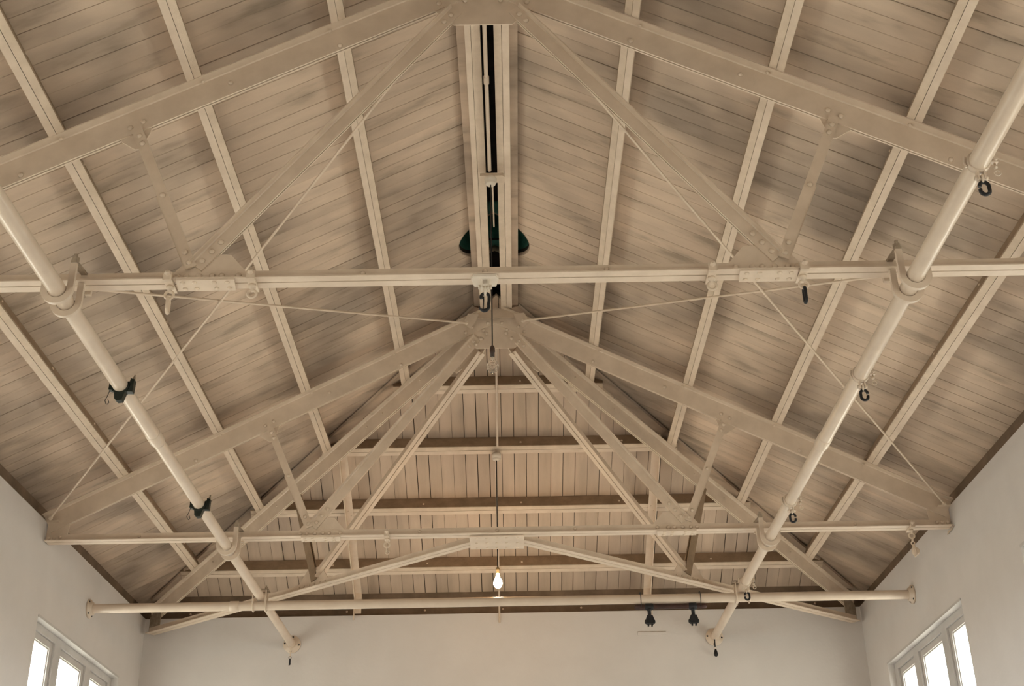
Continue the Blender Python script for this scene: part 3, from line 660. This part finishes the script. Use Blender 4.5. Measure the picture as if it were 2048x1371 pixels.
# pipe clamps with hooks on the right pipe
def pipe_hook(y, label, style):
    t = thing('pipe_hook', label, 'hook', (PX, y, ZP), 'hook clamps on the right pipe')
    q = MB(); n = 26
    for k in range(2): pass
    prof = [(PR+0.001,0),(PR+0.008,0.001),(PR+0.008,0.024),(PR+0.001,0.025)]
    q.lathe((PX, y-0.0125, ZP), (0,1,0), prof, 28); q.build('band', 'tube', t)
    # ears and wing bolt on the outboard side
    MB().box(PX+PR+0.004, PX+PR+0.040, y-0.010, y+0.010, ZP+0.012, ZP+0.019).add([], []).build('ear', 'tube', t)
    MB().box(PX+PR+0.004, PX+PR+0.040, y-0.010, y+0.010, ZP-0.004, ZP+0.003).build('ear', 'tube', t)
    MB().lathe((PX+PR+0.026, y, ZP-0.030), (0,0,1), [(0.009,0),(0.009,0.012),(0.005,0.013),(0.005,0.065),(0.010,0.066),(0.010,0.075)], 8).build('wing_bolt', 'tube', t)
    MB().tube(arc((PX+PR+0.032, y+0.004, ZP-0.052), 0.013, 0, 2*PI, (1,0,0), (0,0,1), 12)[:-1], 0.0035, 6, closed=True).build('pin_ring', 'tube', t)
    MB().tube([(PX-PR-0.010, y, ZP+0.028), (PX-PR-0.016, y, ZP+0.0), (PX-PR-0.010, y, ZP-0.022)], 0.006, 6).build('hinge', 'tube', t)
    zb = ZP-PR-0.006
    if style != 'link':
        for dx in (-0.014, 0.014): MB().box(PX+dx-0.004, PX+dx+0.004, y-0.012, y+0.012, zb-0.042, zb+0.004).build('cheek', 'tube', t)
        MB().lathe((PX-0.027, y, zb-0.03), (1,0,0), [(0.010,0),(0.011,0.010),(0.007,0.012),(0.007,0.042),(0.011,0.044),(0.010,0.054)], 10).build('pin', 'tube', t)
    MB().tube(arc((PX, y, zb-0.036), 0.016, 0, 2*PI, (0,1,0), (0,0,1), 14)[:-1], 0.006, 8, closed=True).build('shackle', 'tube', t)
    fl = -1 if style == 'right' else 1
    MB().tube(hook_pts((PX+0.004, y, zb-0.047), 0.0195, fl), 0.0085, 8).build('hook', 'black', t)
pipe_hook(4.45, 'nearest pipe clamp with black hook, by the upper right edge', 'left')
pipe_hook(6.53, 'pipe clamp with black C shaped hook on the right pipe between the trusses', 'right')
pipe_hook(8.63, 'small pipe clamp with hook on the right pipe before the middle truss', 'right')
pipe_hook(10.66, 'pipe clamp with black hook where the right pipe meets the cross pipe', 'left')

# black half couplers on the left pipe
def half_coupler(y, label):
    t = thing('half_coupler', label, 'clamp', (-PX, y, ZP), 'black couplers on the left pipe')
    n = 20; ri, ro_ = PR+0.0005, PR+0.012; a0, a1 = PI*0.93, PI*2.12
    vs = []; 
    for yy in (y-0.024, y+0.024):
        for rr in (ri, ro_):
            vs += [(-PX+rr*math.cos(a0+(a1-a0)*i/n), yy, ZP+rr*math.sin(a0+(a1-a0)*i/n)) for i in range(n+1)]
    m_ = n+1; fs = []
    for i in range(n): fs += [(i,i+1,m_+i+1,m_+i), (2*m_+i+1,2*m_+i,3*m_+i,3*m_+i+1), (i+1,i,2*m_+i,2*m_+i+1), (m_+i,m_+i+1,3*m_+i+1,3*m_+i)]
    fs += [(0,m_,3*m_,2*m_),(n,2*m_+n,3*m_+n,m_+n)]
    MB().add(vs, fs).build('shell', 'greenblack', t)
    zb = ZP-PR-0.006
    MB().plate([(-PX-0.030,y,zb+0.012),(-PX+0.034,y,zb+0.012),(-PX+0.018,y,zb-0.045),(-PX-0.010,y,zb-0.048),(-PX-0.024,y,zb-0.036)], (0,1,0), 0.044).build('body', 'greenblack', t)
    q = MB().plate([(-PX+PR-0.006,y,ZP-0.042),(-PX+PR+0.030,y,ZP-0.044),(-PX+PR+0.034,y,ZP+0.034),(-PX+PR+0.012,y,ZP+0.040),(-PX+PR+0.006,y,ZP-0.01)], (0,1,0), 0.040); q.build('lug', 'greenblack', t)
    MB().plate([(-PX-PR-0.022,y,ZP-0.026),(-PX-PR+0.006,y,ZP-0.032),(-PX-PR-0.002,y,ZP+0.004),(-PX-PR-0.020,y,ZP+0.016)], (0,1,0), 0.036).build('hinge_lug', 'greenblack', t)
    MB().lathe((-PX+PR+0.024, y, ZP+0.034), (0.15,0,1), [(0.009,0),(0.009,0.02),(0.006,0.022),(0.006,0.034)], 6, False).build('bolt', 'dirt', t)
    x0 = -PX-PR-0.018
    MB().tube([(x0,y,ZP-0.024),(x0-0.012,y+0.005,ZP-0.060),(x0-0.022,y+0.005,ZP-0.085),(x0-0.014,y+0.005,ZP-0.105),(x0-0.004,y,ZP-0.112),(x0+0.004,y,ZP-0.10),(x0-0.004,y,ZP-0.082)], 0.0022, 6).build('safety_wire', 'black', t)
half_coupler(6.52, 'black coupler clamp on the left pipe in front of the middle truss')
half_coupler(8.50, 'black coupler clamp on the left pipe just before the middle truss tie')

# dark bar with two hanging clamps below the cross pipe
hb = thing('hanging_bar', 'dark brown wooden bar wired beneath the cross pipe on the right', 'bar', (1.47, YC, ZC-CR))
zb = ZC-CR-0.006
q = MB(); q.lathe((1.16, YC, zb-0.023), (1,0,0), [(0.008,0),(0.020,0.006),(0.0225,0.03),(0.0225,0.60),(0.020,0.625),(0.008,0.632)], 14); q.build('bar', 'brownwood', hb)
for xx in (1.215, 1.735):
    MB().tube(arc((xx, YC, ZC-0.010), CR+0.017, 0, 2*PI, (0,1,0), (0,0,1.25), 18)[:-1], 0.0035, 6, closed=True).build('wire_tie', 'black', hb)
def hang_clamp(x, label):
    t = thing('hanging_clamp', label, 'clamp', (x, YC, zb-0.04), 'black clamps under the brown bar')
    z = zb-0.044
    MB().lathe((x-0.036, YC, zb-0.023), (1,0,0), [(0.0235,0),(0.029,0.004),(0.029,0.068),(0.0235,0.072)], 14).build('collar', 'black', t)
    MB().lathe((x, YC, z), (0,0,-1), [(0.022,-0.006),(0.026,0.008),(0.016,0.016),(0.016,0.055),(0.020,0.066)], 12).build('stem', 'black', t)
    MB().plate([(x-0.024,YC,z-0.058),(x+0.024,YC,z-0.058),(x+0.036,YC,z-0.088),(x+0.032,YC,z-0.130),(x-0.032,YC,z-0.130),(x-0.036,YC,z-0.088)], (0,1,0), 0.046).build('body', 'black', t)
    for s2 in (-1, 1):
        MB().lathe((x+s2*0.028, YC, z-0.110), (s2,0,0), [(0.016,0),(0.019,0.004),(0.019,0.012),(0.011,0.018)], 12).build('knob', 'black', t)
        MB().bar((x+s2*0.018,YC,z-0.126), (x+s2*0.015,YC,z-0.150), 0.013, 0.02, (0,1,0)).build('jaw', 'black', t)
hang_clamp(1.287, 'left black clamp hanging from the brown bar under the cross pipe')
hang_clamp(1.667, 'right black clamp hanging from the brown bar under the cross pipe')

# small things hanging from the flanges on the back wall
t = thing('key_ring', 'small dark keys on a ring below the left back wall flange', 'keys', (-PX, YB-0.06, ZP-0.1))
MB().tube([(-PX,YB-0.075,ZP-0.042),(-PX,YB-0.075,ZP-0.135)], 0.005, 6).build('hook_wire', 'steel', t)
MB().tube(arc((-PX,YB-0.075,ZP-0.147), 0.012, 0, 2*PI, (1,0,0), (0,0,1), 12)[:-1], 0.0028, 6, closed=True).build('ring', 'black', t)
MB().plate([(-PX-0.009,YB-0.072,ZP-0.158),(-PX+0.007,YB-0.072,ZP-0.158),(-PX+0.009,YB-0.072,ZP-0.21),(-PX-0.009,YB-0.072,ZP-0.23)], (0,1,0), 0.005).build('key', 'black', t)
MB().plate([(-PX-0.004,YB-0.080,ZP-0.158),(-PX+0.010,YB-0.080,ZP-0.16),(-PX+0.008,YB-0.080,ZP-0.222),(-PX-0.004,YB-0.080,ZP-0.215)], (0,1,0), 0.005).build('key', 'black', t)
t = thing('pull_weight', 'black pear shaped weight hanging below the right back wall flange', 'weight', (PX, YB-0.06, ZP-0.1))
MB().tube([(PX-0.012,YB-0.075,ZP-0.040),(PX-0.012,YB-0.075,ZP-0.115)], 0.0065, 8).build('strap', 'black', t)
MB().tube(arc((PX-0.012,YB-0.075,ZP-0.126), 0.009, 0, 2*PI, (1,0,0), (0,0,1), 12)[:-1], 0.0028, 6, closed=True).build('ring', 'steel', t)
MB().lathe((PX-0.010,YB-0.075,ZP-0.134), (0,0,-1), [(0.003,0),(0.009,0.006),(0.017,0.030),(0.0215,0.050),(0.019,0.066),(0.009,0.075),(0.001,0.077)], 16).build('weight', 'black', t)
# small recessed patch outline on the back wall
pt = thing('wall_patch', 'small thin plastered strip on the back wall under the brown bar', 'patch', (1.487, YB, 3.12+H))
MB().box(1.345, 1.628, YB-0.008, YB, 3.120+H, 3.150+H).build('strip', 'plaster', pt)
MB().box(1.345, 1.628, YB-0.003, YB, 3.150+H, 3.157+H).build('shadow_gap', 'dirt', pt)  # dark strip painting the shadow of the gap above the plaster strip

# ------------------------------------------------------------------ lamps
def bulb_profile(r):
    return [(0.0135,0),(0.014,0.012),(0.016,0.026),(r*0.62,0.045),(r*0.88,0.062),(r,0.085),(r*0.97,0.098),(r*0.80,0.115),(r*0.5,0.128),(r*0.2,0.134),(0.001,0.135)]
def pendant(x, y, zrose, zhold, label, lit, block):
    t = thing('pendant_lamp', label, 'lamp', (x, y, zrose), None)
    if block:
        MB().plate([(x-0.075,y-0.04,zrose+0.052),(x+0.085,y-0.04,zrose+0.052),(x+0.10,y-0.02,zrose+0.052),(x+0.10,y+0.05,zrose+0.052),(x-0.075,y+0.05,zrose+0.052)], (0,0,1), 0.024).build('pattress_block', 'timber', t)
    MB().lathe((x, y, zrose), (0,0,1), [(0.012,-0.012),(0.033,-0.008),(0.037,0.0),(0.037,0.014),(0.044,0.016),(0.044,0.056)], 24).build('ceiling_rose', 'rose', t)
    MB().tube([(x, y, zrose-0.01), (x, y, zhold)], 0.0042 if not lit else 0.005, 8).build('flex', 'cord', t)
    if not lit:
        MB().lathe((x, y, zhold+0.012), (0,0,-1), [(0.005,0),(0.012,0.008),(0.017,0.022),(0.0175,0.050),(0.0145,0.054),(0.0145,0.088)], 18).build('lampholder', 'brownfit', t)
        bl = MB().lathe((x, y, zhold-0.058), (0,0,-1), bulb_profile(0.041), 28).build('bulb', 'bulb', t)
        MB().lathe((x, y, zhold-0.052), (0,0,-1), [(0.0125,0),(0.0130,0.012),(0.0125,0.022)], 16).build('cap', 'brass', bl)
        MB().lathe((x, y, zhold-0.075), (0,0,-1), [(0.006,0),(0.006,0.02),(0.003,0.035)], 8).build('stem', 'rose', bl)
    else:
        MB().lathe((x, y, zhold+0.010), (0,0,-1), [(0.006,0),(0.013,0.006),(0.0165,0.016),(0.0165,0.030),(0.0135,0.034),(0.0135,0.064)], 18).build('lampholder', 'brass', t)
        MB().lathe((x, y, zhold-0.052), (0,0,-1), bulb_profile(0.040), 28).build('bulb', 'glow', t)
pendant(-0.006, 7.50, 5.095+H, 3.795+H, 'unlit clear bulb hanging on black flex from the ridge', False, True)
pendant(-0.029, 11.03, 4.402+H, 3.358+H, 'glowing bulb hanging on black flex above the cross pipe', True, False)
# conduits
q = MB().tube([(-0.012,YF,5.182+H),(-0.012,7.46,5.182+H)], 0.0135, 10)
q.lathe((-0.012,6.42,5.182+H), (0,1,0), [(0.0135,0),(0.018,0.003),(0.018,0.07),(0.0135,0.073)], 12); tag(q.build('conduit', 'tube'), 'thin cream conduit running in the dark ridge slot to the first ceiling rose', 'conduit')
tag(MB().tube([(0.005,7.55,5.182+H),(0.005,8.3,5.24+H)], 0.006, 8).build('conduit', 'tube'), 'short thin conduit in the ridge slot beyond the first ceiling rose', 'conduit')
pts = [(-0.008+(-0.03)*(y-9.9)/3, y, HPZ-HS*(y-Y2)-0.016) for y in (9.95, 10.6, 10.98)]
tag(MB().tube(pts, 0.0105, 10).build('conduit', 'tube'), 'cream conduit running down the hipped end to the second ceiling rose', 'conduit')
pts = [(-0.036, y, HPZ-HS*(y-Y2)-0.016) for y in (11.02, 11.7, 12.4, 12.585)]+[(-0.036,12.592,ZE+0.05),(-0.036,12.592,ZE-0.10)]
tag(MB().tube(pts, 0.0095, 10).build('conduit', 'tube'), 'thin conduit from the second ceiling rose down to the back wall top', 'conduit')

# ------------------------------------------------------------------ windows
wi = 0
def window(sx, y0, y1, idx):
    t = bpy.data.objects.new(f'window_{idx}', None); COL.objects.link(t); t.location = (sx*(W+0.06), (y0+y1)/2, WZ0); WORLD[t.name] = tuple(t.location)
    t['kind'] = 'structure'
    t['label'] = f'white three light window in the {"left" if sx < 0 else "right"} wall'
    def bx(xa, xb, ya, yb, za, zb): a, c = sorted((sx*xa, sx*xb)); return MB().box(a, c, ya, yb, za, zb)
    X0, X1 = W+0.06, W+0.16
    k = (y1-y0)/2.206
    fr = MB()
    def fb(*a): 
        xa, xb = sorted((sx*a[0], sx*a[1])); fr.box(xa, xb, *a[2:])
    e = [y0, y0+0.10*k, y0+0.62*k, y0+0.76*k, y1-0.76*k, y1-0.62*k, y1-0.10*k, y1]
    fb(X0, X1, y0, y1, WZ1-0.075, WZ1); fb(X0, X1, y0, y1, WZ0, WZ0+0.08)
    for a, c in ((e[0], e[1]), (e[2], e[3]), (e[4], e[5]), (e[6], e[7])): fb(X0, X1, a, c, WZ0+0.08, WZ1-0.075)
    fo = fr.build('frame', 'white', t)
    bx(W-0.006, X0, y0, y1, WZ1-0.016, WZ1+0.004).build('head_moulding', 'white', t)
    bx(W-0.04, X0, y0-0.05, y1+0.05, WZ0-0.03, WZ0).build('sill', 'white', t)
    for a, c in ((e[1], e[2]), (e[3], e[4]), (e[5], e[6])):
        s_ = MB(); z0, z1 = WZ0+0.08, WZ1-0.075; w = 0.062*k
        def sb(*q): 
            xa, xb = sorted((sx*q[0], sx*q[1])); s_.box(xa, xb, *q[2:])
        xs0, xs1 = X0+0.018, X0+0.062
        sb(xs0, xs1, a+0.002, a+w, z0, z1-0.002); sb(xs0, xs1, c-w, c-0.002, z0, z1-0.002); sb(xs0, xs1, a+w, c-w, z1-0.055, z1-0.002); sb(xs0, xs1, a+w, c-w, z0, z0+0.08)
        # thin glazing bead
        xb0, xb1 = xs0+0.012, xs1-0.006
        sb(xb0, xb1, a+w, a+w+0.010, z0+0.08, z1-0.055); sb(xb0, xb1, c-w-0.010, c-w, z0+0.08, z1-0.055); sb(xb0, xb1, a+w+0.01, c-w-0.01, z1-0.065, z1-0.055)
        so = s_.build('sash', 'white', t)
        xg = sorted((sx*(xs1-0.016), sx*(xs1-0.012)))
        MB().box(xg[0], xg[1], a+w, c-w, z0+0.08, z1-0.055).build('pane', 'glass', so)
for sx in (-1, 1):
    for y0, y1 in WINS:
        wi += 1; window(sx, y0, y1, wi)
